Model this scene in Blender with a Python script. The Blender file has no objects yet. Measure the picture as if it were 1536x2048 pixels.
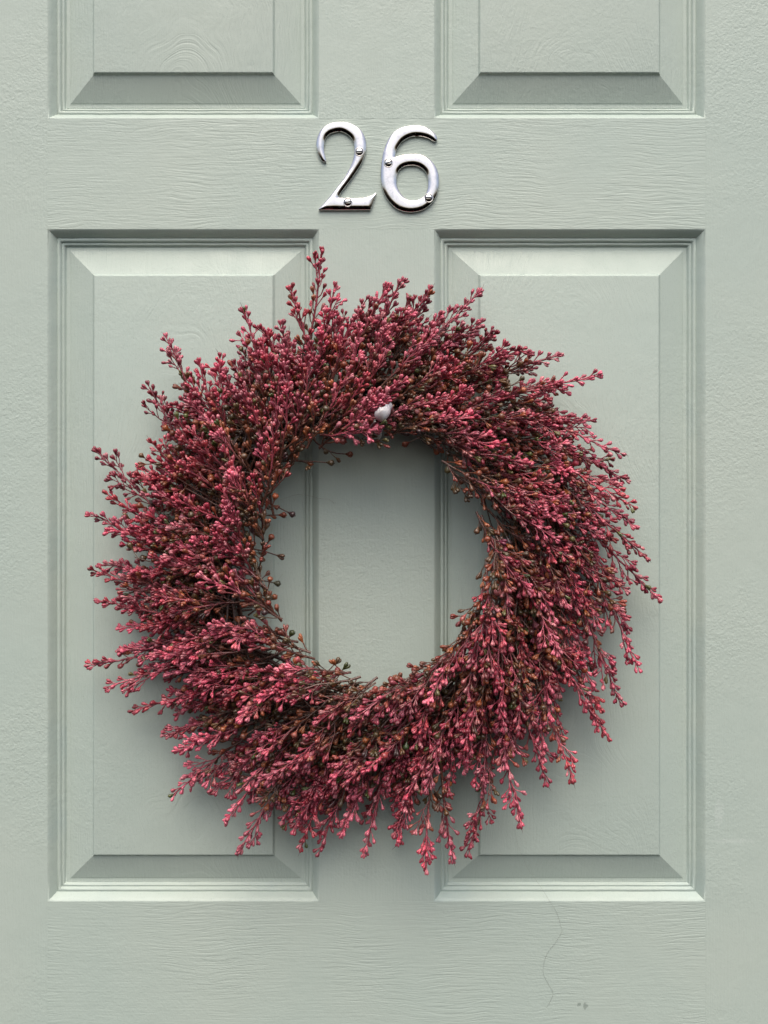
import bpy, bmesh, math, random
import numpy as np
from mathutils import Vector, Matrix

random.seed(26); rng = np.random.default_rng(26)
scene = bpy.context.scene
COL = scene.collection
S = 0.00042          # metres per photograph pixel on the door face
D = 0.83             # camera to door face

# ------------------------------------------------------------------ camera
cam_d = bpy.data.cameras.new('camera'); cam = bpy.data.objects.new('camera', cam_d); COL.objects.link(cam)
cam.location = (0, -D, 0); cam.rotation_euler = (math.radians(90), 0, 0)
cam_d.sensor_fit = 'VERTICAL'; cam_d.sensor_height = 24.0
cam_d.lens = 24.0 * D / (2048 * S); cam_d.clip_start = 0.01; cam_d.clip_end = 2000
scene.camera = cam

# ------------------------------------------------------------------ sky and sun
SUN_EL = 60
w = bpy.data.worlds.new('World'); scene.world = w; w.use_nodes = True
nt = w.node_tree; nt.nodes.clear()
sky = nt.nodes.new('ShaderNodeTexSky'); sky.sky_type = 'NISHITA'; sky.sun_disc = False
sky.sun_elevation = math.radians(SUN_EL); sky.sun_rotation = math.radians(180)
sky.air_density = 1.0; sky.dust_density = 6.0; sky.ozone_density = 1.0
bg = nt.nodes.new('ShaderNodeBackground'); bg.inputs['Strength'].default_value = 0.13
out = nt.nodes.new('ShaderNodeOutputWorld')
nt.links.new(sky.outputs[0], bg.inputs['Color']); nt.links.new(bg.outputs[0], out.inputs['Surface'])
sd = bpy.data.lights.new('sun', 'SUN'); sun = bpy.data.objects.new('sun', sd); COL.objects.link(sun)
sd.energy = 1.15; sd.angle = math.radians(65); sd.color = (1.0, 0.965, 0.92)
a = math.radians(SUN_EL)
to_sun = Vector((-0.06, -math.cos(a), math.sin(a)))
sun.rotation_euler = to_sun.to_track_quat('Z', 'Y').to_euler()
sun.location = to_sun * 5
scene.view_settings.view_transform = 'Standard'; scene.view_settings.look = 'None'
scene.view_settings.gamma = 1.0; scene.view_settings.use_curve_mapping = False
scene.view_settings.exposure = 0.62

# ------------------------------------------------------------------ helpers
def W(px, py, h=0.0):
    """photograph pixel -> point standing h metres in front of the door face"""
    k = (D - h) / D
    return np.array(((px - 768) * S * k, -h, (1024 - py) * S * k))

def link(name, me, mat=None, parent=None, loc=None):
    o = bpy.data.objects.new(name, me); COL.objects.link(o)
    if mat is not None and not me.materials: me.materials.append(mat)
    if parent is not None:
        o.parent = parent; o.location = -parent.location if loc is None else loc
    elif loc is not None: o.location = loc
    return o

def empty(name, loc, label, cat, group=None):
    o = bpy.data.objects.new(name, None); COL.objects.link(o); o.location = loc
    o.empty_display_size = 0.02
    tag(o, label, cat, group); return o

def tag(o, label, cat, group=None):
    o['label'] = label; o['category'] = cat
    if group: o['group'] = group

def mesh_np(name, V, F, smooth=True, col=None):
    me = bpy.data.meshes.new(name); me.from_pydata(np.asarray(V).tolist(), [], F if isinstance(F, list) else F.tolist())
    if smooth: me.polygons.foreach_set('use_smooth', np.ones(len(me.polygons), bool))
    if col is not None:
        at = me.color_attributes.new('tint', 'FLOAT_COLOR', 'POINT')
        c = np.ones((len(me.vertices), 4), np.float32); c[:, :3] = col
        at.data.foreach_set('color', c.ravel())
    me.update(); return me

class NT:
    """tiny node-building helper"""
    def __init__(s, name):
        s.m = bpy.data.materials.new(name); s.m.use_nodes = True; s.t = s.m.node_tree
        s.b = s.t.nodes['Principled BSDF']
    def n(s, typ, **kw):
        x = s.t.nodes.new(typ)
        for k, v in kw.items(): setattr(x, k, v)
        return x
    def put(s, sock, v):
        if isinstance(v, bpy.types.NodeSocket): s.t.links.new(v, sock)
        elif v is not None: sock.default_value = v
    def math(s, op, a, b=None, c=None):
        x = s.n('ShaderNodeMath', operation=op)
        for i, v in enumerate((a, b, c)):
            if v is not None: s.put(x.inputs[i], v)
        return x.outputs[0]
    def xyz(s, x, y, z):
        c = s.n('ShaderNodeCombineXYZ')
        for i, v in enumerate((x, y, z)): s.put(c.inputs[i], v)
        return c.outputs[0]
    def noise(s, vec, scale, detail=2.0, rough=0.5, dist=0.0):
        x = s.n('ShaderNodeTexNoise'); s.put(x.inputs['Vector'], vec)
        x.inputs['Scale'].default_value = scale; x.inputs['Detail'].default_value = detail
        x.inputs['Roughness'].default_value = rough; x.inputs['Distortion'].default_value = dist
        return x.outputs['Fac']
    def ramp(s, v, a, b, lo=0.0, hi=1.0):
        x = s.n('ShaderNodeMapRange'); x.interpolation_type = 'SMOOTHSTEP'
        s.put(x.inputs[0], v)
        for i, q in enumerate((a, b, lo, hi)): x.inputs[i + 1].default_value = q
        return x.outputs[0]
    def mix(s, f, a, b):
        x = s.n('ShaderNodeMix', data_type='RGBA'); s.put(x.inputs[0], f); s.put(x.inputs[6], a); s.put(x.inputs[7], b)
        return x.outputs[2]

# ------------------------------------------------------------------ door paint
PAINT = (0.405, 0.475, 0.415, 1)
def door_paint(name, kind, xc=0.0, marks=False):
    N = NT(name); tc = N.n('ShaderNodeTexCoord'); P = tc.outputs['Object']
    sp = N.n('ShaderNodeSeparateXYZ'); N.put(sp.inputs[0], P); x, y, z = sp.outputs
    M = N.math
    warp = N.noise(P, 9.0, 2.0)
    warp2 = N.noise(P, 30.0, 1.0)
    if kind == 'rail':
        wob = N.noise(N.xyz(M('MULTIPLY', x, 9), 0.0, M('MULTIPLY', z, 16)), 1.0, 2.0)
        f = M('ADD', z, M('MULTIPLY', wob, 0.020)); f = M('ADD', f, M('MULTIPLY', warp2, 0.002)); along = x
    elif kind == 'panel':
        dx = M('SUBTRACT', x, xc)
        f = M('ADD', M('MULTIPLY', M('MULTIPLY', dx, dx), 9.0), M('MULTIPLY', z, 0.16))
        f = M('ADD', f, M('MULTIPLY', warp, 0.05)); f = M('ADD', f, M('MULTIPLY', warp2, 0.008)); along = z
    else:
        f = M('ADD', x, M('MULTIPLY', warp, 0.02)); along = z
    # moulded grain: short furrows that follow f
    g1 = N.noise(N.xyz(M('MULTIPLY', f, 560), y, M('MULTIPLY', along, 34)), 1.0, 2.5, 0.6)
    g1 = N.ramp(g1, 0.34, 0.62)
    # a few deeper cracks of the grain
    g2 = N.noise(N.xyz(M('MULTIPLY', f, 230), 3.0, M('MULTIPLY', along, 20)), 1.0, 1.0, 0.5)
    g2 = N.ramp(M('ABSOLUTE', M('SUBTRACT', g2, 0.5)), 0.0, 0.035)
    # brush strokes of the paint (always along the member)
    if kind == 'rail': bv = N.xyz(M('MULTIPLY', x, 11), 0.0, M('MULTIPLY', z, 620))
    else: bv = N.xyz(M('MULTIPLY', x, 620), 0.0, M('MULTIPLY', z, 11))
    br = N.noise(bv, 1.0, 2.0)
    # leathery stipple in patches
    st = N.noise(P, 430.0, 2.0, 0.55, 0.4)
    st2 = N.noise(P, 210.0, 1.0, 0.5, 0.6)
    mask = N.ramp(N.noise(P, 7.0, 2.0), 0.38, 0.62, 0.25, 1.0)
    gm = N.ramp(N.noise(P, 11.0, 2.0), 0.36, 0.6, 0.25, 1.0)
    k = {'rail': (0.19, 0.12, 0.16, 0.32), 'panel': (0.20, 0.11, 0.20, 0.38), 'stile': (0.10, 0.0, 0.24, 0.70), 'mould': (0.0, 0.0, 0.20, 0.35)}[kind]
    h = M('MULTIPLY', M('MULTIPLY', g1, gm), k[0])
    h = M('ADD', h, M('MULTIPLY', M('MULTIPLY', g2, gm), k[1]))
    h = M('ADD', h, M('MULTIPLY', br, k[2]))
    h = M('ADD', h, M('MULTIPLY', M('MULTIPLY', M('ADD', st, M('MULTIPLY', st2, 0.8)), mask), k[3]))
    h = M('ADD', h, M('MULTIPLY', N.noise(P, 55.0, 2.0), 0.9 if kind == 'mould' else 0.5))
    bp = N.n('ShaderNodeBump'); bp.inputs['Strength'].default_value = 1.0; bp.inputs['Distance'].default_value = 0.00055
    N.put(bp.inputs['Height'], h); N.put(N.b.inputs['Normal'], bp.outputs[0])
    # colour: uneven coat, faint dust
    c = N.mix(N.ramp(N.noise(P, 5.0, 3.0), 0.3, 0.7), (0.392, 0.468, 0.418, 1), (0.416, 0.482, 0.426, 1))
    c = N.mix(N.ramp(N.noise(P, 1400.0, 0.0), 0.70, 0.76, 0.0, 0.35), c, (0.27, 0.33, 0.28, 1))
    if kind == 'mould': c = N.mix(N.ramp(N.noise(P, 14.0, 3.0), .5, .72, 0, .55), c, (0.345, 0.43, 0.405, 1))
    if marks:
        def blob(px, py, rx, rz):
            q = W(px, py)
            return M('ADD', M('POWER', M('DIVIDE', M('SUBTRACT', x, float(q[0])), rx), 2.0), M('POWER', M('DIVIDE', M('SUBTRACT', z, float(q[2])), rz), 2.0))
        for px, py, rx, rz, cc, am in ((1158, 2009, .0016, .0016, (0.19, 0.23, 0.20, 1), .7), (1171, 2012, .0022, .003, (0.20, 0.24, 0.21, 1), .7),
                                       (1438, 1625, .004, .012, (0.55, 0.61, 0.57, 1), .22), (1465, 1682, .018, .002, (0.55, 0.61, 0.57, 1), .22)):
            d = M('ADD', blob(px, py, rx, rz), M('MULTIPLY', M('SUBTRACT', N.noise(P, 500, 2), .5), 4.0))
            c = N.mix(N.ramp(d, 0.45, 1.2, am, 0.0), c, cc)
    N.put(N.b.inputs['Base Color'], c)
    N.put(N.b.inputs['Roughness'], N.ramp(N.noise(P, 60, 2), 0.3, 0.7, 0.42, 0.56))
    N.b.inputs['Specular IOR Level'].default_value = 0.4
    return N.m

# ------------------------------------------------------------------ the door
def PX(p): return (p - 768) * S
def PZ(p): return (1024 - p) * S
TOP, BOT, LFT, RGT = -760, 2330, -230, 1766
XL, XR = (95, 638), (868, 1411)
door = empty('panelled_door', (0, 0, PZ(BOT)), 'sage green painted panelled front door behind the wreath', 'door')
m_rail = door_paint('paint_rail', 'rail', marks=True); m_stile = door_paint('paint_stile', 'stile', marks=True)
m_mould = door_paint('paint_moulding', 'mould')

def board(name, x0, x1, y0, y1, mat):
    bm = bmesh.new(); bmesh.ops.create_cube(bm, size=1)
    X0, X1, Z0, Z1 = PX(x0), PX(x1), PZ(y1), PZ(y0)
    for v in bm.verts:
        v.co = Vector((X0 if v.co.x < 0 else X1, 0.0 if v.co.y < 0 else 0.044, Z0 if v.co.z < 0 else Z1))
    bmesh.ops.bevel(bm, geom=[e for e in bm.edges if all(abs(v.co.y) < 1e-6 for v in e.verts)], offset=0.00006, segments=2, affect='EDGES')
    me = bpy.data.meshes.new(name); bm.to_mesh(me); bm.free()
    return link(name, me, mat, door)

board('stile', LFT, XL[0], TOP, BOT, m_stile); board('stile', XR[1], RGT, TOP, BOT, m_stile)
board('rail', XL[0], XR[1], 237, 458, m_rail); board('rail', XL[0], XR[1], 1803, BOT, m_rail)
board('rail', XL[0], XR[1], TOP, -560, m_rail)
board('muntin', XL[1], XR[0], 458, 1803, m_stile); board('muntin', XL[1], XR[0], -560, 237, m_stile)

MOULD = [(0, 0), (0.8, .12), (1.8, .42), (3.4, .95), (6, 2.1), (9, 3.7), (11, 4.9), (12.8, 5.8), (13.6, 6.4), (14.2, 6.75), (14.9, 6.6), (16, 6.3), (18, 6.25),
         (20, 6.6), (21.4, 7.6), (22.2, 8.4), (22.8, 8.6), (23.4, 8.45), (24.4, 8.2), (26, 8.25), (27.6, 8.9), (28.8, 9.8), (29.6, 10.45), (30.4, 10.6), (31.2, 10.3)]
FIELD = [(31.2, 10.3), (32.5, 10.4), (36, 10.4), (38.5, 10.2), (40, 9.8), (88, 3.1), (89.3, 2.75), (91, 1.7), (92.3, 0.9), (93.5, .55), (95.5, .45)]
def sweep(x0, x1, y0, y1, prof, cap):
    V, F = [], []
    for u, d in prof:
        for (X, Y) in ((x0 + u, y0 + u), (x1 - u, y0 + u), (x1 - u, y1 - u), (x0 + u, y1 - u)):
            V.append((PX(X), d / 1000, PZ(Y)))
    for i in range(len(prof) - 1):
        for k in range(4):
            F.append((i * 4 + k, (i + 1) * 4 + k, (i + 1) * 4 + (k + 1) % 4, i * 4 + (k + 1) % 4))
    if cap:
        b = (len(prof) - 1) * 4; F.append((b, b + 3, b + 2, b + 1))
        n = len(V)
        for (X, Y) in ((x0, y0), (x1, y0), (x1, y1), (x0, y1)): V.append((PX(X), .03, PZ(Y)))
        F.append((n, n + 1, n + 2, n + 3))
    return V, F
from mathutils import noise as mnoise
def wavy(x0, x1, y0, y1, prof, n=36):
    V, F = [], []; m = 4 * n
    for u, d in prof:
        c = [(x0 + u, y0 + u), (x1 - u, y0 + u), (x1 - u, y1 - u), (x0 + u, y1 - u)]
        for k in range(4):
            for j in range(n):
                t = j / n; X = c[k][0] * (1 - t) + c[(k + 1) % 4][0] * t; Y = c[k][1] * (1 - t) + c[(k + 1) % 4][1] * t
                e = min(1, d / 2) * min(1, (31.2 - u) / 2)
                q = mnoise.noise((X * .022, Y * .022, u * .09)) + .5 * mnoise.noise((X * .06, Y * .06, u * .2 + 9))
                V.append((PX(X + e * q * .5), (d + e * q * .16) / 1000, PZ(Y + e * q * .5)))
    for i in range(len(prof) - 1):
        for k in range(m): F.append((i * m + k, (i + 1) * m + k, (i + 1) * m + (k + 1) % m, i * m + (k + 1) % m))
    return V, F
for (xa, xb) in (XL, XR):
    for (ya, yb) in ((-560, 237), (458, 1803)):
        V, F = sweep(xa, xb, ya, yb, FIELD, True)
        me = mesh_np('panel', V, F, True); me.set_sharp_from_angle(angle=math.radians(8))
        pm = door_paint('paint_panel', 'panel', PX((xa + xb) / 2))
        p = link('panel', me, pm, door)
        V, F = wavy(xa, xb, ya, yb, MOULD)
        me = mesh_np('moulding', V, F, True); me.set_sharp_from_angle(angle=math.radians(50))
        o = link('moulding', me, m_mould, p, loc=(0, 0, 0))

# ------------------------------------------------------------------ house numerals
def chrome():
    N = NT('polished_metal'); tc = N.n('ShaderNodeTexCoord'); P = tc.outputs['Object']
    N.b.inputs['Metallic'].default_value = 1.0
    N.put(N.b.inputs['Base Color'], N.mix(N.ramp(N.noise(P, 260, 4, .65), .45, .7), (0.72, 0.695, 0.675, 1), (0.60, 0.585, 0.58, 1)))
    N.put(N.b.inputs['Roughness'], N.ramp(N.noise(P, 420, 5, .7), 0.4, 0.75, 0.09, 0.24))
    bp = N.n('ShaderNodeBump'); bp.inputs['Strength'].default_value = 0.35; bp.inputs['Distance'].default_value = 0.0006
    N.put(bp.inputs['Height'], N.noise(P, 90, 1.0)); N.put(N.b.inputs['Normal'], bp.outputs[0])
    return N.m
m_chrome = chrome()
def catmull(seg, closed=False, n=6):
    P = np.array(seg, float); out = []
    m = len(P)
    for i in range(m if closed else m - 1):
        g = (lambda k: P[k % m]) if closed else (lambda k: P[min(max(k, 0), m - 1)])
        p0, p1, p2, p3 = g(i - 1), g(i), g(i + 1), g(i + 2)
        for t in np.arange(n) / n:
            out.append(0.5 * ((2 * p1) + (-p0 + p2) * t + (2 * p0 - 5 * p1 + 4 * p2 - p3) * t * t + (-p0 + 3 * p1 - 3 * p2 + p3) * t ** 3))
    return out
two = []
for seg in ([(250, 497), (215, 490), (190, 455), (170, 410), (156, 350), (157, 290), (175, 230), (210, 175), (260, 135), (320, 114), (390, 108), (460, 115), (525, 140), (580, 180), (615, 235), (634, 300), (636, 370), (622, 430), (595, 500), (560, 560), (520, 620), (470, 690), (420, 755), (382, 812), (372, 838)],
            [(372, 838), (480, 842), (560, 840), (620, 835), (670, 820), (705, 805), (732, 791)],
            [(732, 791), (722, 830), (705, 880), (690, 925), (676, 957)], [(676, 957), (400, 958), (182, 957)],
            [(182, 957), (180, 944), (215, 905), (260, 855), (310, 795), (360, 730), (410, 665), (450, 600), (480, 545), (505, 480), (518, 420), (520, 360), (512, 310), (495, 270), (465, 240), (425, 215), (385, 203), (345, 207), (300, 220), (265, 245), (245, 275), (235, 310), (230, 360), (235, 410), (245, 450), (250, 497)]):
    two += catmull(seg)
six_o = catmull([(1318, 285), (1300, 299), (1275, 292), (1240, 272), (1200, 258), (1160, 250), (1110, 248), (1065, 255), (1020, 275), (980, 305), (945, 350), (925, 390), (915, 447)]) + \
    catmull([(915, 447), (940, 437), (985, 425), (1040, 418), (1100, 415), (1160, 422), (1215, 445), (1265, 485), (1305, 540), (1328, 600), (1335, 670), (1332, 740), (1315, 810), (1280, 875), (1230, 925), (1170, 960), (1100, 977), (1040, 978), (980, 968), (920, 940), (870, 895), (830, 840), (800, 780), (782, 710), (775, 640), (776, 560), (785, 470), (800, 390), (830, 310), (870, 240), (920, 190), (980, 160), (1050, 145), (1120, 141), (1190, 150), (1240, 175), (1285, 210), (1312, 245), (1318, 285)])
six_i = catmull([(1075, 528), (1125, 535), (1175, 560), (1210, 600), (1225, 650), (1230, 700), (1222, 760), (1200, 810), (1160, 845), (1110, 862), (1060, 862), (1010, 840), (970, 800), (940, 745), (928, 690), (932, 640), (945, 590), (975, 555), (1020, 535)], True)
HB = 0.0022   # height of the numerals' side wall
def numeral(name, loops, label, screws):
    mm = lambda p: np.array([W(600 + q[0] / 4.8, 220 + q[1] / 4.8, 0.003)[[0, 2]] for q in p]) * 1000
    loops = [mm(l) for l in loops]
    allp = np.concatenate(loops); c = 0.3
    x0, z0 = allp.min(0) - 1.5; x1, z1 = allp.max(0) + 1.5
    gx, gz = np.meshgrid(np.arange(x0, x1, c), np.arange(z0, z1, c)); P = np.stack([gx.ravel(), gz.ravel()], 1)
    dist = np.full(len(P), 1e9); near = np.zeros_like(P); ins = np.zeros(len(P), bool)
    for L in loops:
        for A, B in zip(L, np.roll(L, -1, 0)):
            e = B - A; l2 = e @ e
            if l2 < 1e-12: continue
            t = np.clip(((P - A) @ e) / l2, 0, 1); q = A + t[:, None] * e; d = np.linalg.norm(P - q, axis=1)
            m = d < dist; dist[m] = d[m]; near[m] = q[m]
            cr = (A[1] > P[:, 1]) != (B[1] > P[:, 1])
            xx = A[0] + (P[:, 1] - A[1]) / (e[1] if abs(e[1]) > 1e-12 else 1e-12) * e[0]
            ins ^= cr & (P[:, 0] < xx)
    sdf = np.where(ins, dist, -dist); shp = gx.shape
    I = (sdf > 0).reshape(shp); u = np.zeros(shp)
    for _ in range(900):
        u[1:-1, 1:-1] = 0.25 * (u[2:, 1:-1] + u[:-2, 1:-1] + u[1:-1, 2:] + u[1:-1, :-2] + c * c); u[~I] = 0
    hgt = np.sqrt(2 * u); 
    q_ = np.clip(sdf, 0, None).reshape(shp)
    for _ in range(3): q_[1:-1, 1:-1] = (q_[1:-1, 1:-1] * 2 + q_[2:, 1:-1] + q_[:-2, 1:-1] + q_[1:-1, 2:] + q_[1:-1, :-2]) / 6
    ch = q_ * .46; hgt = -np.log(np.exp(-ch / .22) + np.exp(-1.1 / .22)) * .22 + .16 * hgt; hgt = np.maximum(hgt - hgt[~I].max() * 0, 0)
    inner = sdf > 0.55 * c
    Q = np.where((inner | (sdf < -0.8 * c))[:, None], P, near)
    hh = np.where(inner, hgt.ravel(), 0.0)
    keep = (sdf > -0.62 * c).reshape(shp)
    idx = np.arange(len(P)).reshape(shp)
    cells = keep[:-1, :-1] & keep[1:, :-1] & keep[:-1, 1:] & keep[1:, 1:]
    F = [(int(idx[j, i]), int(idx[j, i + 1]), int(idx[j + 1, i + 1]), int(idx[j + 1, i])) for j, i in zip(*np.nonzero(cells))]
    used = np.unique(np.array(F)); rem = -np.ones(len(P), int); rem[used] = np.arange(len(used))
    F = [tuple(int(rem[k]) for k in f) for f in F]
    V = [(Q[k, 0] / 1000, -HB - hh[k] / 1000, Q[k, 1] / 1000) for k in used]
    ec = {}
    for f in F:
        for A, B in zip(f, f[1:] + f[:1]):
            k = (min(A, B), max(A, B)); ec[k] = None if k in ec else (A, B)
    n = len(V); back = {}
    for e in [v for v in ec.values() if v]:
        for k in e:
            if k not in back: back[k] = len(V); V.append((V[k][0], 0.0002, V[k][2]))
        F.append((e[1], e[0], back[e[0]], back[e[1]]))
    cx, cz = allp.mean(0) / 1000; bz = allp[:, 1].min() / 1000
    me = mesh_np('numeral_body', [(v[0] - cx, v[1], v[2] - bz) for v in V], F); me.set_sharp_from_angle(angle=math.radians(62))
    root = empty(name, (cx, 0, bz), label, 'house number')
    link('numeral_body', me, m_chrome, root, loc=(0, 0, 0))
    hf = hgt
    for (sx, sy, ang) in screws:
        q = W(600 + sx / 4.8, 220 + sy / 4.8, 0.003)
        i = int(round((q[0] * 1000 - x0) / c)); j = int(round((q[2] * 1000 - z0) / c))
        H = HB + hf[j - 4:j + 5, i - 4:i + 5].max() / 1000 + .0002
        sc = link('screw', screw_mesh(), m_screw, root, loc=(q[0] - cx, -H + 0.0002, q[2] - bz)); sc.rotation_euler = (0, math.radians(ang), 0)
        link('countersink', ring_mesh(), m_chrome, sc, loc=(0, 0, 0)); link('recess_shade_disc', disc_mesh(), m_dark, sc, loc=(0, 0, 0))
    return root
def metal(name, col, r):
    N = NT(name); N.b.inputs['Metallic'].default_value = 1; tc = N.n('ShaderNodeTexCoord')
    N.put(N.b.inputs['Base Color'], N.mix(N.noise(tc.outputs['Object'], 900, 2), col, tuple(v * .8 for v in col[:3]) + (1,)))
    N.b.inputs['Roughness'].default_value = r; return N.m
m_screw = metal('screw_metal', (0.70, 0.69, 0.67, 1), .14); m_dark = metal('gap_shade_metal', (0.07, 0.075, 0.085, 1), .4)  # m_dark: shade in the gap round each screw, put into the colour
_c = {}
def screw_mesh():
    if 's' in _c: return _c['s']
    bm = bmesh.new(); R = 0.0028; n = 20; slot = 0.00055
    for sgn in (1, -1):                      # two half domes either side of the slot
        rings = []
        for k, rr in enumerate((1, .96, .85, .65, .35, 0.12)):
            r = R * rr; yy = -0.0009 * math.sqrt(max(0, 1 - (rr * .96) ** 2)) - 0.0002
            a0 = math.asin(min(1, slot / r)) if r > slot else math.pi / 2
            ring = [bm.verts.new((r * math.cos(t), yy, sgn * max(slot, r * math.sin(t)))) for t in np.linspace(a0, math.pi - a0, 11)]
            rings.append(ring)
        for A, B in zip(rings, rings[1:]):
            for i in range(10):
                bm.faces.new((A[i], A[i + 1], B[i + 1], B[i]) if sgn < 0 else (A[i + 1], A[i], B[i], B[i + 1]))
        for A, B in zip(rings, rings[1:]):   # slot walls
            for i in (0, 10):
                p, q = A[i], B[i]
                v1 = bm.verts.new((p.co.x, -0.0006, sgn * slot)); v2 = bm.verts.new((q.co.x, -0.0006, sgn * slot))
                try: bm.faces.new((p, q, v2, v1))
                except Exception: pass
    bmesh.ops.remove_doubles(bm, verts=bm.verts, dist=1e-6); bmesh.ops.recalc_face_normals(bm, faces=bm.faces)
    me = bpy.data.meshes.new('screw'); bm.to_mesh(me); bm.free()
    me.polygons.foreach_set('use_smooth', np.ones(len(me.polygons), bool)); me.set_sharp_from_angle(angle=math.radians(40))
    _c['s'] = me; return me
def disc_mesh():
    if 'd' not in _c:
        n = 24; _c['d'] = mesh_np('recess_shade_disc', [(0, -.00045, 0)] + [(.00315 * math.cos(6.28319 * k / n), -.0001, .00315 * math.sin(6.28319 * k / n)) for k in range(n)], [(0, 1 + k, 1 + (k + 1) % n) for k in range(n)])  # dark disc painting the shade under the screw head and in its slot
    return _c['d']
def ring_mesh():
    if 'r' in _c: return _c['r']
    V, F = [], []; prof = ((.0031, .0004), (.0032, -.0003), (.0034, -.00055), (.0037, -.0005), (.0039, -.0002), (.0040, .0035)); n = 24
    for r, yy in prof:
        for k in range(n): t = 2 * math.pi * k / n; V.append((r * math.cos(t), yy, r * math.sin(t)))
    for i in range(len(prof) - 1):
        for k in range(n): F.append((i * n + k, i * n + (k + 1) % n, (i + 1) * n + (k + 1) % n, (i + 1) * n + k))
    _c['r'] = mesh_np('countersink', V, F); return _c['r']
numeral('numeral_two', [two], 'polished metal numeral 2, the left digit of the house number', [(570, 405, 4), (459, 890, -8)])
numeral('numeral_six', [six_o, six_i], 'polished metal numeral 6, the right digit of the house number', [(848, 513, -22), (1235, 848, 6)])

# ------------------------------------------------------------------ tubes, buds
def tube(pts, rad, n=5):
    """V, F of a tapered tube through pts"""
    P = np.asarray(pts, float); m = len(P)
    T = np.gradient(P, axis=0); T /= np.linalg.norm(T, axis=1)[:, None] + 1e-12
    ref = np.array((0.31, 0.89, 0.33)); ref = ref if abs(T[0] @ ref) < .9 else np.array((1., 0, 0))
    U = np.cross(T, ref); U /= np.linalg.norm(U, axis=1)[:, None] + 1e-12; B = np.cross(T, U)
    t = np.arange(n) * 2 * math.pi / n
    R = np.broadcast_to(np.asarray(rad, float), (m,))
    V = P[:, None] + R[:, None, None] * (np.cos(t)[None, :, None] * U[:, None] + np.sin(t)[None, :, None] * B[:, None])
    i = np.arange(m - 1)[:, None] * n; k = np.arange(n)[None]; k2 = (k + 1) % n
    F = np.stack([i + k, i + k2, i + n + k2, i + n + k], -1).reshape(-1, 4)
    return V.reshape(-1, 3), F

class Acc:
    def __init__(s): s.V, s.F, s.C, s.n = [], [], [], 0
    def add(s, V, F, c):
        s.V.append(V); s.F.append(F + s.n); s.n += len(V)
        s.C.append(np.broadcast_to(np.asarray(c, float), (len(V), 3)))
    def mesh(s, name):
        V = np.concatenate(s.V); F = np.concatenate(s.F); C = np.concatenate(s.C)
        me = bpy.data.meshes.new(name); me.vertices.add(len(V)); me.vertices.foreach_set('co', V.ravel())
        me.loops.add(F.size); me.loops.foreach_set('vertex_index', F.ravel().astype(np.int32))
        me.polygons.add(len(F)); me.polygons.foreach_set('loop_start', np.arange(0, F.size, 4, dtype=np.int32))
        me.update(calc_edges=True); me.polygons.foreach_set('use_smooth', np.ones(len(F), bool))
        at = me.color_attributes.new('tint', 'FLOAT_COLOR', 'POINT'); c = np.ones((len(V), 4), np.float32); c[:, :3] = C
        at.data.foreach_set('color', c.ravel()); me.validate(); return me

def lobe(seg, rings, cx, tilt, sx, sy, L, roll=0):
    """one seed-like lobe growing from the origin along +z"""
    prof = [(0.0, .18), (.14, .27), (.34, .55), (.56, .90), (.75, 1.0), (.90, .78), (.985, .40), (1.0, .06)]
    V = []
    for (t, r) in prof:
        for k in range(seg):
            a_ = 2 * math.pi * k / seg
            V.append((r * sx * math.cos(a_), r * sy * math.sin(a_), t * L))
    V = np.array(V); c, s_ = math.cos(tilt), math.sin(tilt)
    V = np.stack([V[:, 0] * c + V[:, 2] * s_ + cx, V[:, 1], -V[:, 0] * s_ + V[:, 2] * c], 1)
    i = np.arange(len(prof) - 1)[:, None] * seg; k = np.arange(seg)[None]; k2 = (k + 1) % seg
    F = np.stack([i + k, i + k2, i + seg + k2, i + seg + k], -1).reshape(-1, 4)
    return V, F
def bud(kind):
    """unit buds about 1 wide, 1.15 long, stalk end at the origin"""
    if kind == 0: parts = [lobe(8, 6, -.03, -.23, .25, .31, 1.16), lobe(8, 6, .03, .23, .25, .31, 1.16)]
    elif kind == 1: parts = [lobe(8, 6, -.03, -.29, .26, .31, 1.12), lobe(8, 6, .03, .19, .23, .29, 1.24)]
    elif kind == 2: parts = [lobe(8, 6, -.03, -.15, .26, .33, 1.22), lobe(8, 6, .03, .15, .26, .33, 1.22)]
    elif kind == 3:
        V, F = lobe(10, 7, 0, 0, .47, .47, 1.05); parts = [(V, F), lobe(6, 5, 0, 0, .14, .14, 1.16)]
    else: parts = [lobe(8, 6, 0, 0, .26, .26, 1.28), lobe(8, 6, .03, .36, .20, .24, 1.02)]
    Vs, Fs, n = [], [], 0
    for V, F in parts: Vs.append(V); Fs.append(F + n); n += len(V)
    return np.concatenate(Vs) * (1, 1, 1.12), np.concatenate(Fs)
BUDS = [bud(k) for k in range(5)]

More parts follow.
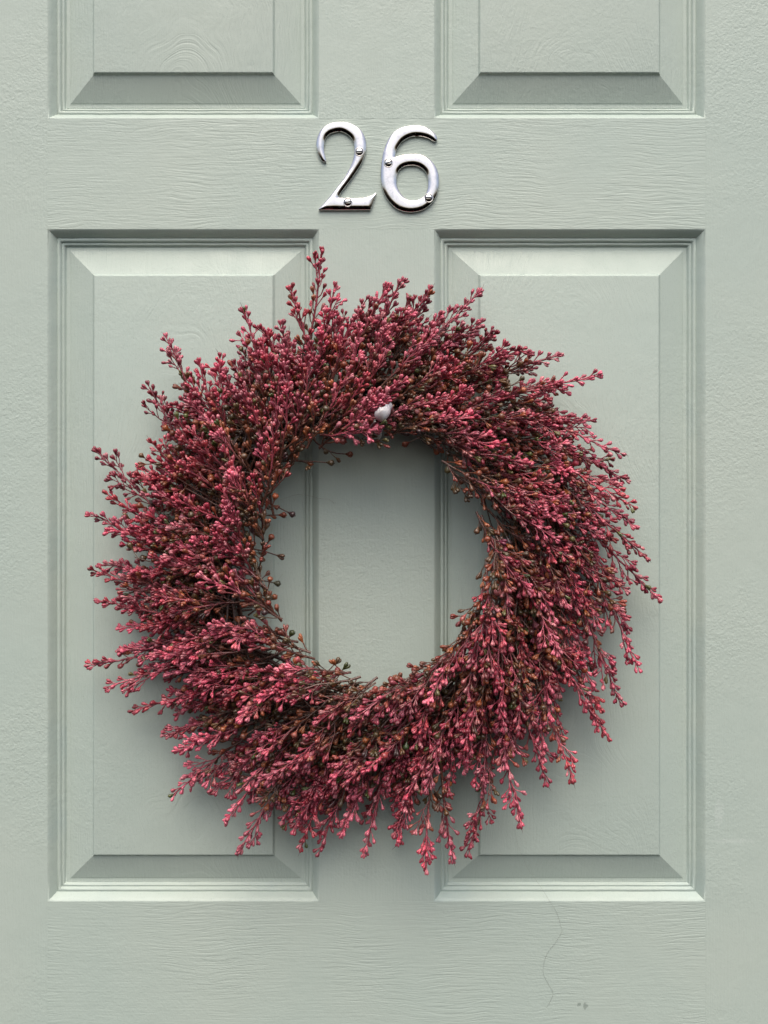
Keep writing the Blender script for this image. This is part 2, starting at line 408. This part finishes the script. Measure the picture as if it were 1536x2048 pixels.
def plant_mat():
    N = NT('preserved_foliage'); tc = N.n('ShaderNodeTexCoord'); P = N.n('ShaderNodeNewGeometry').outputs['Position']
    at = N.n('ShaderNodeAttribute'); at.attribute_name = 'tint'
    f = N.ramp(N.noise(P, 750, 3, .6), .34, .68)
    hsv = N.n('ShaderNodeHueSaturation'); N.put(hsv.inputs['Color'], at.outputs['Color'])
    N.put(hsv.inputs['Value'], N.ramp(N.noise(P, 900, 3, .6), .3, .7, .58, 1.45)); hsv.inputs['Saturation'].default_value = 1.0
    N.put(N.b.inputs['Base Color'], hsv.outputs[0])
    N.put(N.b.inputs['Roughness'], N.ramp(f, 0, 1, .20, .44))
    N.b.inputs['Specular IOR Level'].default_value = 0.65
    bp = N.n('ShaderNodeBump'); bp.inputs['Strength'].default_value = .5; bp.inputs['Distance'].default_value = .0004
    N.put(bp.inputs['Height'], N.noise(P, 1300, 2)); N.put(N.b.inputs['Normal'], bp.outputs[0])
    return N.m
m_plant = plant_mat()

PINKS = np.array([(.38, .048, .084), (.29, .032, .054), (.45, .085, .132), (.19, .020, .033), (.35, .048, .058), (.50, .120, .165)])
DULL = np.array([(.17, .055, .030), (.11, .055, .022), (.075, .050, .020), (.26, .080, .034), (.06, .036, .018), (.19, .040, .028)])
GREEN = np.array([(.085, .095, .025), (.06, .075, .02), (.13, .11, .04)])
ORANGE = np.array([(.36, .095, .042), (.38, .13, .07), (.31, .075, .035)])
ST_P = np.array((.29, .054, .076)); ST_B = np.array((.085, .036, .024))

# ------------------------------------------------------------------ the wreath
CX, CY = 750, 1112
wreath = empty('wreath', tuple(W(CX, 1700, .03)), 'round wreath of crimson pink heart-shaped buds hanging on the door', 'wreath')
wloc = np.array(wreath.location)
sprigs, buds = [], []     # buds: pos, axis, roll, size, kind, colour, sprig index

def smooth(a_, b_, t): t = min(max((t - a_) / (b_ - a_), 0), 1); return t * t * (3 - 2 * t)
def unit(v): return v / (np.linalg.norm(v) + 1e-12)
px_m = S * 0.95
def stalk_bud(acc, si, o, d, length, size, col, kind, stem_col, thick, bend=None):
    side = unit(np.cross(d, rng.normal(size=3)))
    m = o + d * length * .5 + side * length * rng.uniform(-.12, .12)
    e = o + d * length + (bend if bend is not None else 0)
    ax = unit(e - m)
    V, F = tube([o, m, e], [thick * 1.05, thick * .9, thick * 1.15], 4)
    acc.add(V, F, stem_col * .5 + np.array(col) * .4)
    buds.append((e - ax * size * .06, ax, rng.uniform(0, math.pi), size, kind, np.array(col), si))

extra = Acc()
def sprig(p0, p1, bow=0.0, old=0.0, dens=1.0, lift=0.0, first=.22, hair=.4, fluff=1.0, far=False):
    """a stem from p0 to p1 (world) carrying stalked buds, pink at the tip, brown at the base"""
    acc = extra if far else Acc(); si = -1 if far else len(sprigs)
    p0, p1 = np.array(p0), np.array(p1); ax = p1 - p0; L = np.linalg.norm(ax)
    perp = unit(np.cross(ax, (0, 1, 0)))
    mid = (p0 + p1) / 2 + perp * bow * L + np.array((0, -lift, 0))
    t = np.linspace(0, 1, 9)[:, None]
    C = (1 - t) ** 2 * p0 + 2 * t * (1 - t) * mid + t ** 2 * p1
    C[1:-1] += rng.normal(size=(7, 3)) * L * .008
    at = lambda s: np.array([np.interp(s, t[:, 0], C[:, k]) for k in range(3)])
    tang = lambda s: unit(at(min(s + .06, 1)) - at(max(s - .06, 0)))
    hueP = PINKS[rng.integers(len(PINKS))]; shade = rng.uniform(.62, 1.32)
    thr = .45 + .5 * old + rng.normal() * .08
    def colour(s, inner=False):
        k = smooth(thr - .22, thr + .16, s + rng.normal() * .10)
        r = rng.random()
        if r < .018: return GREEN[rng.integers(3)]
        if r < .026 + .09 * (1 - k): return ORANGE[rng.integers(3)] * rng.uniform(.55, .95)
        pk = (hueP * .6 + PINKS[rng.integers(len(PINKS))] * .4) * shade * rng.uniform(.72, 1.34)
        if rng.random() < .08: pk = pk * .5 + np.array((.62, .26, .28)) * .5
        dl = DULL[rng.integers(len(DULL))]
        return pk * k + dl * (1 - k)
    stemc = lambda s: ST_P * shade * smooth(thr - .3, thr + .2, s) + ST_B * (1 - smooth(thr - .3, thr + .2, s))
    V, F = tube(C, np.interp(t[:, 0], [0, 1], [.00110, .00066]), 5)
    acc.add(V, F, np.repeat(np.array([stemc(q) for q in t[:, 0]]), 5, 0))
    step = 8.5 * px_m / L / dens
    s = first; phi = rng.uniform(0, 6.28)
    while s < .985:
        T = tang(s); o = at(s)
        A = unit(np.cross(T, (0.2, 1, .1))); B = np.cross(T, A)
        phi += 2.4 + rng.normal() * .25
        R = math.cos(phi) * A + math.sin(phi) * B
        ang = math.radians(rng.uniform(26, 46) - 10 * s)
        d = unit(math.cos(ang) * T + math.sin(ang) * R)
        taper = 1 - .6 * smooth(.45, 1, s)
        ln = rng.uniform(13, 27) * px_m * taper * fluff; sz = rng.uniform(11.4, 15.0) * px_m * (1 - .18 * s)
        old_b = s < thr and rng.random() < .5
        kind = 3 if (old_b and rng.random() < .55) else rng.choice((0, 0, 1, 2, 4))
        if old_b: sz *= rng.uniform(1.0, 1.18)
        if s < .72 and rng.random() < .20:            # a side twig with several buds
            tl = rng.uniform(32, 56) * px_m * (1.05 - .5 * s) * fluff
            e = o + d * tl + T * tl * .35; mid2 = o + d * tl * .5
            V, F = tube([o, mid2, e], [.00062, .0005, .0004], 4); acc.add(V, F, stemc(s + .1))
            Td = unit(e - mid2); A2 = unit(np.cross(Td, (0.3, 1, 0))); B2 = np.cross(Td, A2)
            for q in np.linspace(.35, .95, rng.integers(4, 7)):
                ph = rng.uniform(0, 6.28); R2 = math.cos(ph) * A2 + math.sin(ph) * B2
                oo = o * (1 - q) ** 2 + 2 * q * (1 - q) * mid2 + q * q * e
                a2 = rng.uniform(.5, .85)
                stalk_bud(acc, si, oo, unit(Td * math.cos(a2) + R2 * math.sin(a2)), rng.uniform(9, 18) * px_m, sz * rng.uniform(.82, 1), colour(s + .25 * q), rng.choice((0, 1, 2, 4)), stemc(s + .2), .00042)
            stalk_bud(acc, si, e, Td, 4 * px_m, sz * .9, colour(s + .3), 0, stemc(s + .2), .00036)
        else:
            stalk_bud(acc, si, o, d, ln, sz, colour(s), kind, stemc(s), .00050)
        s += step * rng.uniform(.7, 1.35) * (1 - .25 * smooth(.6, 1, s))
    T = tang(1.0)
    stalk_bud(acc, si, at(1.0), T, 3 * px_m, 10.5 * px_m, colour(1.1), 0, stemc(1), .0004)
    if rng.random() < hair:                            # dry thread at the very tip
        e = at(1.0) + T * 11 * px_m; f = e + unit(T + rng.normal(size=3) * .3) * rng.uniform(6, 16) * px_m
        V, F = tube([e, f], [.00028, .00008], 4); acc.add(V, F, (.09, .03, .03))
    if not far: sprigs.append(acc)

# sprigs whose tips make the outline (tip, foot) in photograph pixels
OUT = [((642, 508), (615, 700)), ((668, 578), (640, 740)), ((583, 585), (622, 730)), ((800, 567), (735, 740)), ((770, 578), (695, 720)), ((857, 584), (755, 720)),
       ((955, 587), (800, 745)), ((960, 648), (810, 760)), ((1113, 712), (900, 790)), ((1190, 750), (960, 800)), ((1040, 700), (860, 780)), ((1238, 905), (990, 800)),
       ((1178, 842), (960, 790)), ((1248, 958), (1030, 850)), ((1265, 1050), (1070, 905)), ((1313, 1192), (1120, 990)), ((1288, 1112), (1090, 940)), ((1262, 1010), (1060, 900)),
       ((1252, 1255), (1130, 1060)), ((1275, 1332), (1160, 1120)), ((1238, 1400), (1150, 1170)), ((1212, 1470), (1120, 1260)), ((1190, 1440), (1090, 1250)), ((1143, 1553), (1070, 1350)),
       ((1092, 1560), (1030, 1370)), ((1040, 1643), (1000, 1420)), ((935, 1700), (985, 1510)), ((905, 1713), (880, 1520)), ((853, 1734), (866, 1530)), ((797, 1678), (835, 1500)),
       ((730, 1702), (775, 1500)), ((640, 1700), (705, 1520)), ((604, 1690), (690, 1510)), ((482, 1698), (590, 1520)), ((458, 1632), (575, 1490)), ((350, 1586), (500, 1470)),
       ((432, 1578), (570, 1450)), ((270, 1420), (450, 1380)), ((335, 1468), (500, 1410)), ((362, 1500), (520, 1440)), ((183, 1330), (380, 1280)), ((222, 1372), (400, 1320)),
       ((203, 1202), (390, 1250)), ((190, 1142), (380, 1190)), ((186, 1030), (350, 1120)), ((196, 905), (350, 1060)), ((217, 990), (350, 1090)), ((299, 775), (390, 950)),
       ((335, 680), (410, 860)), ((440, 720), (450, 880)), ((490, 628), (530, 820)), ((307, 888), (410, 1010)), ((562, 655), (600, 800)), ((400, 730), (440, 870)),
       ((715, 630), (660, 770)), ((250, 1300), (400, 1290)), ((525, 690), (550, 830))]
th_t, r_t = [], []
for (tip, foot) in OUT:
    dx, dy = tip[0] - CX, tip[1] - CY; th_t.append(math.atan2(dx, -dy)); r_t.append(math.hypot(dx, dy))
o_ = np.argsort(th_t); th_t = np.array(th_t)[o_]; r_t = np.array(r_t)[o_]
th_e = np.concatenate([th_t - 2 * math.pi, th_t, th_t + 2 * math.pi]); r_e = np.tile(r_t, 3)
def outline(th):
    th = (th + math.pi) % (2 * math.pi) - math.pi
    return np.mean([np.interp(th + q, th_e, r_e) for q in (-.16, -.08, 0, .08, .16)])

for (tip, foot) in OUT:
    h1 = rng.uniform(.022, .046); h0 = rng.uniform(.022, .036)
    sprig(W(*foot, h0), W(*tip, h1), bow=rng.uniform(-.05, .05), old=rng.uniform(-.2, .15), first=.12, hair=.6, dens=1.05)

def ring_sprig(th, r0, alpha, tip_r, Lmin, Lmax, h0, h1, **kw):
    a_ = math.radians(alpha); rad = np.array((math.sin(th), -math.cos(th))); tan = np.array((math.cos(th), math.sin(th)))
    d = math.cos(a_) * rad + math.sin(a_) * tan
    p = np.array((CX, CY)) + rad * r0 * (1 - .085 * rad[0] ** 2)
    L = rng.uniform(Lmin, Lmax)
    for _ in range(30):
        q = p + d * L; v = q - np.array((CX, CY)); R = outline(math.atan2(v[0], -v[1]))
        if np.hypot(*v) <= R * tip_r: break
        L *= .95
    sprig(W(p[0], p[1], h0), W(q[0], q[1], h1), **kw)

def swirl(th): return 37 + 26 * math.cos(th - math.radians(95))
def around(n, jit=.5): return [(i + rng.uniform(-jit, jit)) * 2 * math.pi / n for i in range(n)]
for th in around(78): ring_sprig(th, rng.uniform(280, 370), swirl(th) + rng.uniform(-13, 13), rng.uniform(.82, .95), 150, 260, rng.uniform(.014, .030), rng.uniform(.012, .040), old=rng.uniform(0, .3), bow=rng.uniform(-.07, .05), first=.15)
for th in around(84): ring_sprig(th, rng.uniform(250, 340), swirl(th) + rng.uniform(-6, 18), rng.uniform(.72, .88), 140, 230, rng.uniform(.030, .048), rng.uniform(.042, .066), old=rng.uniform(0, .5), bow=rng.uniform(-.08, .06), lift=rng.uniform(0, .008))
for th in around(62): ring_sprig(th, rng.uniform(236, 272), max(58, swirl(th) + 10) + rng.uniform(-6, 26), .8, 120, 190, rng.uniform(.040, .060), rng.uniform(.052, .074), first=.04, old=rng.uniform(-.1, .45), bow=rng.uniform(-.10, .02), lift=rng.uniform(0, .008))

for th in around(120): ring_sprig(th, rng.uniform(300, 400), swirl(th) + rng.uniform(-15, 12), rng.uniform(.84, .985), 130, 230, rng.uniform(.010, .030), rng.uniform(.010, .046), old=rng.uniform(-.1, .3), bow=rng.uniform(-.06, .05), first=.12, far=True)
# a leafy pink sprig lies across the hook
sprig(W(660, 850, .05), W(790, 775, .082), dens=1.1, old=-.3, first=.1); sprig(W(640, 870, .05), W(748, 862, .076), dens=1.15, old=-.4, first=.1)
sprig(W(690, 858, .068), W(757, 803, .094), dens=1.5, old=-.4, first=.1, hair=0)
# dry stalks with round olive capsules that poke into the opening
for (bx, by, tx, ty, old) in ((905, 850, 820, 884, 1.2), (520, 1010, 575, 1024, 1.2), (525, 1060, 556, 1030, 1), (515, 1100, 552, 1110, .4), (515, 1155, 545, 1165, .9), (530, 1215, 540, 1200, 1), (560, 1300, 578, 1275, 1),
                              (640, 1370, 668, 1330, .4), (655, 1370, 685, 1340, .5), (1010, 1190, 975, 1212, 1), (1000, 1235, 950, 1240, .5), (870, 1370, 800, 1362, 1), (590, 950, 652, 925, 1), (900, 870, 895, 930, 1), (640, 905, 690, 908, .7)):
    acc = Acc(); si = len(sprigs); h = rng.uniform(.02, .045)
    ux, uy = bx - CX, by - CY; ul = math.hypot(ux, uy); p, q = W(bx + 38 * ux / ul, by + 38 * uy / ul, h), W(tx, ty, h + rng.uniform(-.006, .006)); m = (p + q) / 2 + rng.normal(size=3) * .004
    t = np.linspace(0, 1, 6)[:, None]; C = (1 - t) ** 2 * p + 2 * t * (1 - t) * m + t * t * q
    cc = GREEN[rng.integers(3)] * .7 if rng.random() < .35 else DULL[rng.integers(len(DULL))] * (1.0 if old > .6 else 1.6)
    V, F = tube(C, np.linspace(.0009, .0005, 6), 5); acc.add(V, F, ST_B * rng.uniform(.7, 1.2))
    T = unit(C[-1] - C[-2]); buds.append((C[-1], T, rng.uniform(0, 3), 14.5 * px_m, 3 if old > .6 else 0, cc, si))
    for k in (2, 3):
        d = unit(T + rng.normal(size=3) * .7); stalk_bud(acc, si, C[k], d, rng.uniform(10, 22) * px_m, 12 * px_m, DULL[rng.integers(len(DULL))], rng.choice((0, 3)), ST_B, .0004)
    sprigs.append(acc)
print('sprigs', len(sprigs), 'buds', len(buds))

# bundled vines that the sprigs are tied to, and older brown twigs in the depth: uncountable
vine = Acc()
for k in range(26):
    ph = rng.uniform(0, 6.28); tw = rng.integers(2, 6) * rng.choice((-1, 1)); rr = rng.uniform(.003, .013)
    th = np.linspace(0, 2 * math.pi, 90); R0 = (312 + 10 * np.sin(2 * th + ph)) * S
    R = R0 + rr * np.cos(tw * th + ph) * 1.3; h = .024 + rr * np.sin(tw * th + ph)
    c0 = W(CX, CY, .024)
    P = np.stack([c0[0] + R * np.sin(th), -h, c0[2] + R * np.cos(th)], 1)
    V, F = tube(P, rng.uniform(.0009, .0019), 5); vine.add(V, F, ST_B * rng.uniform(.55, 1.1))
vo = link('vine_ring', vine.mesh('vine_ring'), m_plant, wreath); vo['kind'] = 'stuff'
old = Acc()
for k in range(520):
    th = rng.uniform(0, 6.28); r0 = rng.uniform(250, 330); al = math.radians(swirl(th) + rng.uniform(-20, 45)); L = rng.uniform(70, 190)
    rad = np.array((math.sin(th), -math.cos(th))); tan = np.array((math.cos(th), math.sin(th)))
    p = np.array((CX, CY)) + rad * r0; q = p + (math.cos(al) * rad + math.sin(al) * tan) * L
    h0 = rng.uniform(.012, .038); h1 = h0 + rng.uniform(-.008, .014)
    a3, b3 = W(*p, h0), W(*q, h1); m3 = (a3 + b3) / 2 + rng.normal(size=3) * .005
    V, F = tube([a3, m3, b3], [.0007, .0006, .0004], 4); old.add(V, F, ST_B * rng.uniform(.6, 1.3))
    for j in range(4):
        s = rng.uniform(.3, 1); o = a3 * (1 - s) + b3 * s + (m3 - (a3 + b3) / 2) * 2 * s * (1 - s)
        d = unit(unit(b3 - a3) + rng.normal(size=3) * .55)
        stalk_bud(old, -1, o, d, rng.uniform(10, 28) * px_m, rng.uniform(11, 14.5) * px_m, DULL[rng.integers(len(DULL))] * rng.uniform(.8, 1.5) if rng.random() > .1 else GREEN[rng.integers(3)], 3 if rng.random() < .5 else 0, ST_B, .0004)
oo = link('inner_twigs', old.mesh('inner_twigs'), m_plant, wreath); oo['kind'] = 'stuff'
eo = link('further_sprigs', extra.mesh('further_sprigs'), m_plant, wreath); eo['kind'] = 'stuff'
sp_obj = []
for acc in sprigs:
    org = acc.V[0][0].copy(); acc.V = [v - org for v in acc.V]
    sp_obj.append((link('sprig', acc.mesh('sprig'), m_plant, wreath, loc=tuple(org - wloc)), org))

# the 300 buds that show largest are objects of their own; the rest stay joined
def basis(ax, roll):
    A = unit(np.cross(ax, (0.37, .2, .9))); B = np.cross(ax, A)
    X = math.cos(roll) * A + math.sin(roll) * B; return np.stack([X, np.cross(ax, X), ax], 1)
near = {}
for i, b in enumerate(buds):
    p = b[0]; k = D / (D + p[1]); key = (int(p[0] * k / S // 15), int(p[2] * k / S // 15))
    if b[6] >= 0 and (key not in near or p[1] < buds[near[key]][0][1]): near[key] = i
cand = sorted(near.values(), key=lambda i: -buds[i][3] / (D + buds[i][0][1]))[:300]
single = set(cand); rest = Acc(); pal = {}
for i, (p, ax, roll, size, kind, col, si) in enumerate(buds):
    M = basis(ax, roll); V, F = BUDS[kind]
    if i in single:
        q = tuple((np.clip(np.round(np.asarray(col) * 40) / 40, .012, 1)).round(3)) + (int(kind),)
        if q not in pal:
            me = mesh_np('berry', V, F, True, q[:3]); me.materials.append(m_plant); pal[q] = me
        so, org = sp_obj[si]; o = bpy.data.objects.new('berry', pal[q]); COL.objects.link(o); o.parent = so
        X = Matrix.Identity(4)
        for r in range(3):
            for c in range(3): X[r][c] = float(M[r, c] * size)
            X[r][3] = float(p[r] - org[r])
        o.matrix_local = X
    else:
        rest.add((V * size) @ M.T + p, F, col)
bo = link('berries', rest.mesh('berries'), m_plant, wreath); bo['kind'] = 'stuff'

# ------------------------------------------------------------------ hook that carries the wreath
def plastic():
    N = NT('white_plastic'); P = N.n('ShaderNodeTexCoord').outputs['Object']
    N.put(N.b.inputs['Base Color'], N.mix(N.noise(P, 200, 3), (.80, .79, .80, 1), (.70, .69, .70, 1))); N.b.inputs['Roughness'].default_value = .3
    return N.m
m_pl = plastic()
hk = empty('plastic_hook', tuple(W(754, 856, 0)), 'white plastic hook showing between the buds at the top of the wreath', 'hook')
def lathe(prof, n=20):
    V, F = [], []
    for r, yy in prof:
        for k in range(n): t = 2 * math.pi * k / n; V.append((r * math.cos(t), yy, r * math.sin(t)))
    for i in range(len(prof) - 1):
        for k in range(n): F.append((i * n + k, i * n + (k + 1) % n, (i + 1) * n + (k + 1) % n, (i + 1) * n + k))
    return V, F
V, F = lathe([(.0001, -.006), (.010, -.006), (.012, -.0045), (.013, -.002), (.013, .0)]); link('back_plate', mesh_np('back_plate', V, F), m_pl, hk, loc=(0, 0, .016))
V, F = tube([(0, -.004, .012), (0, -.02, .004), (0, -.042, -.006), (0, -.056, -.010), (0, -.072, -.006)], [.004, .0036, .0036, .0042, .005], 12); link('arm', mesh_np('arm', V, F.tolist()), m_pl, hk, loc=(0, 0, 0))
V, F = lathe([(.0001, 0), (.0035, .0003), (.0062, .0016), (.0078, .004), (.0083, .008), (.0078, .0125), (.006, .0155), (.0054, .0162), (.0058, .0168), (.0060, .0185), (.0052, .0205), (.0034, .022), (.0001, .0225)])
kb = link('hook_end', mesh_np('hook_end', V, F), m_pl, hk, loc=(.0015, -.077, .0008)); kb.scale = (.66, .8, .72); kb.rotation_euler = (math.radians(58), math.radians(35), 0)

# ------------------------------------------------------------------ loose hairs caught on the paint
def hair_mat():
    N = NT('hair'); P = N.n('ShaderNodeTexCoord').outputs['Object']
    N.put(N.b.inputs['Base Color'], N.mix(N.noise(P, 300, 1), (.20, .21, .18, 1), (.34, .37, .32, 1))); N.b.inputs['Roughness'].default_value = .5
    return N.m
m_hair = hair_mat()
def strand(name, pts, r, label, lift=.0004):
    P = catmull([tuple(p) for p in pts], n=5) + [np.array(pts[-1], float)]
    Q = np.array([W(q[0], q[1], (q[2] if len(q) > 2 else lift)) for q in P]); c = Q[-1].copy()
    V, F = tube(Q - c, np.full(len(Q), r), 5)
    o = link(name, mesh_np(name, V, F.tolist()), m_hair, loc=tuple(c)); tag(o, label, 'hair'); return o
strand('hair_strand', [(1028, 1650, .004), (1036, 1690, .002), (1048, 1720, .001), (1056, 1738, -.003), (1076, 1766, -.004), (1084, 1778, -.003), (1100, 1803, .0004), (1114, 1826, .0004), (1121, 1850, .0004), (1124, 1862, .0004),
                       (1112, 1884, .0004), (1096, 1904, .0004), (1088, 1925, .0005), (1087, 1948, .0004), (1098, 1970, .0004), (1106, 1988, .0004), (1094, 2014, .0004)], .00008, 'long fine hair stuck to the lower right of the door below the wreath')
strand('hair_strand', [(560, 1000, .012), (590, 990, .006), (612, 990, -.002), (640, 997, .003), (655, 998, .003), (664, 1002, .003), (669, 1008, .002)], .00016, 'short dark hair across the upper left inside the wreath opening')
strand('hair_strand', [(532, 1190, .02), (548, 1170, .012), (566, 1148, .006)], .00012, 'fine hair at the left inner edge of the wreath opening, above the tufted one')
strand('hair_strand', [(540, 1245, .02), (550, 1225, .012), (556, 1205, .006)], .00012, 'lowest fine hair at the left inner edge of the wreath opening')
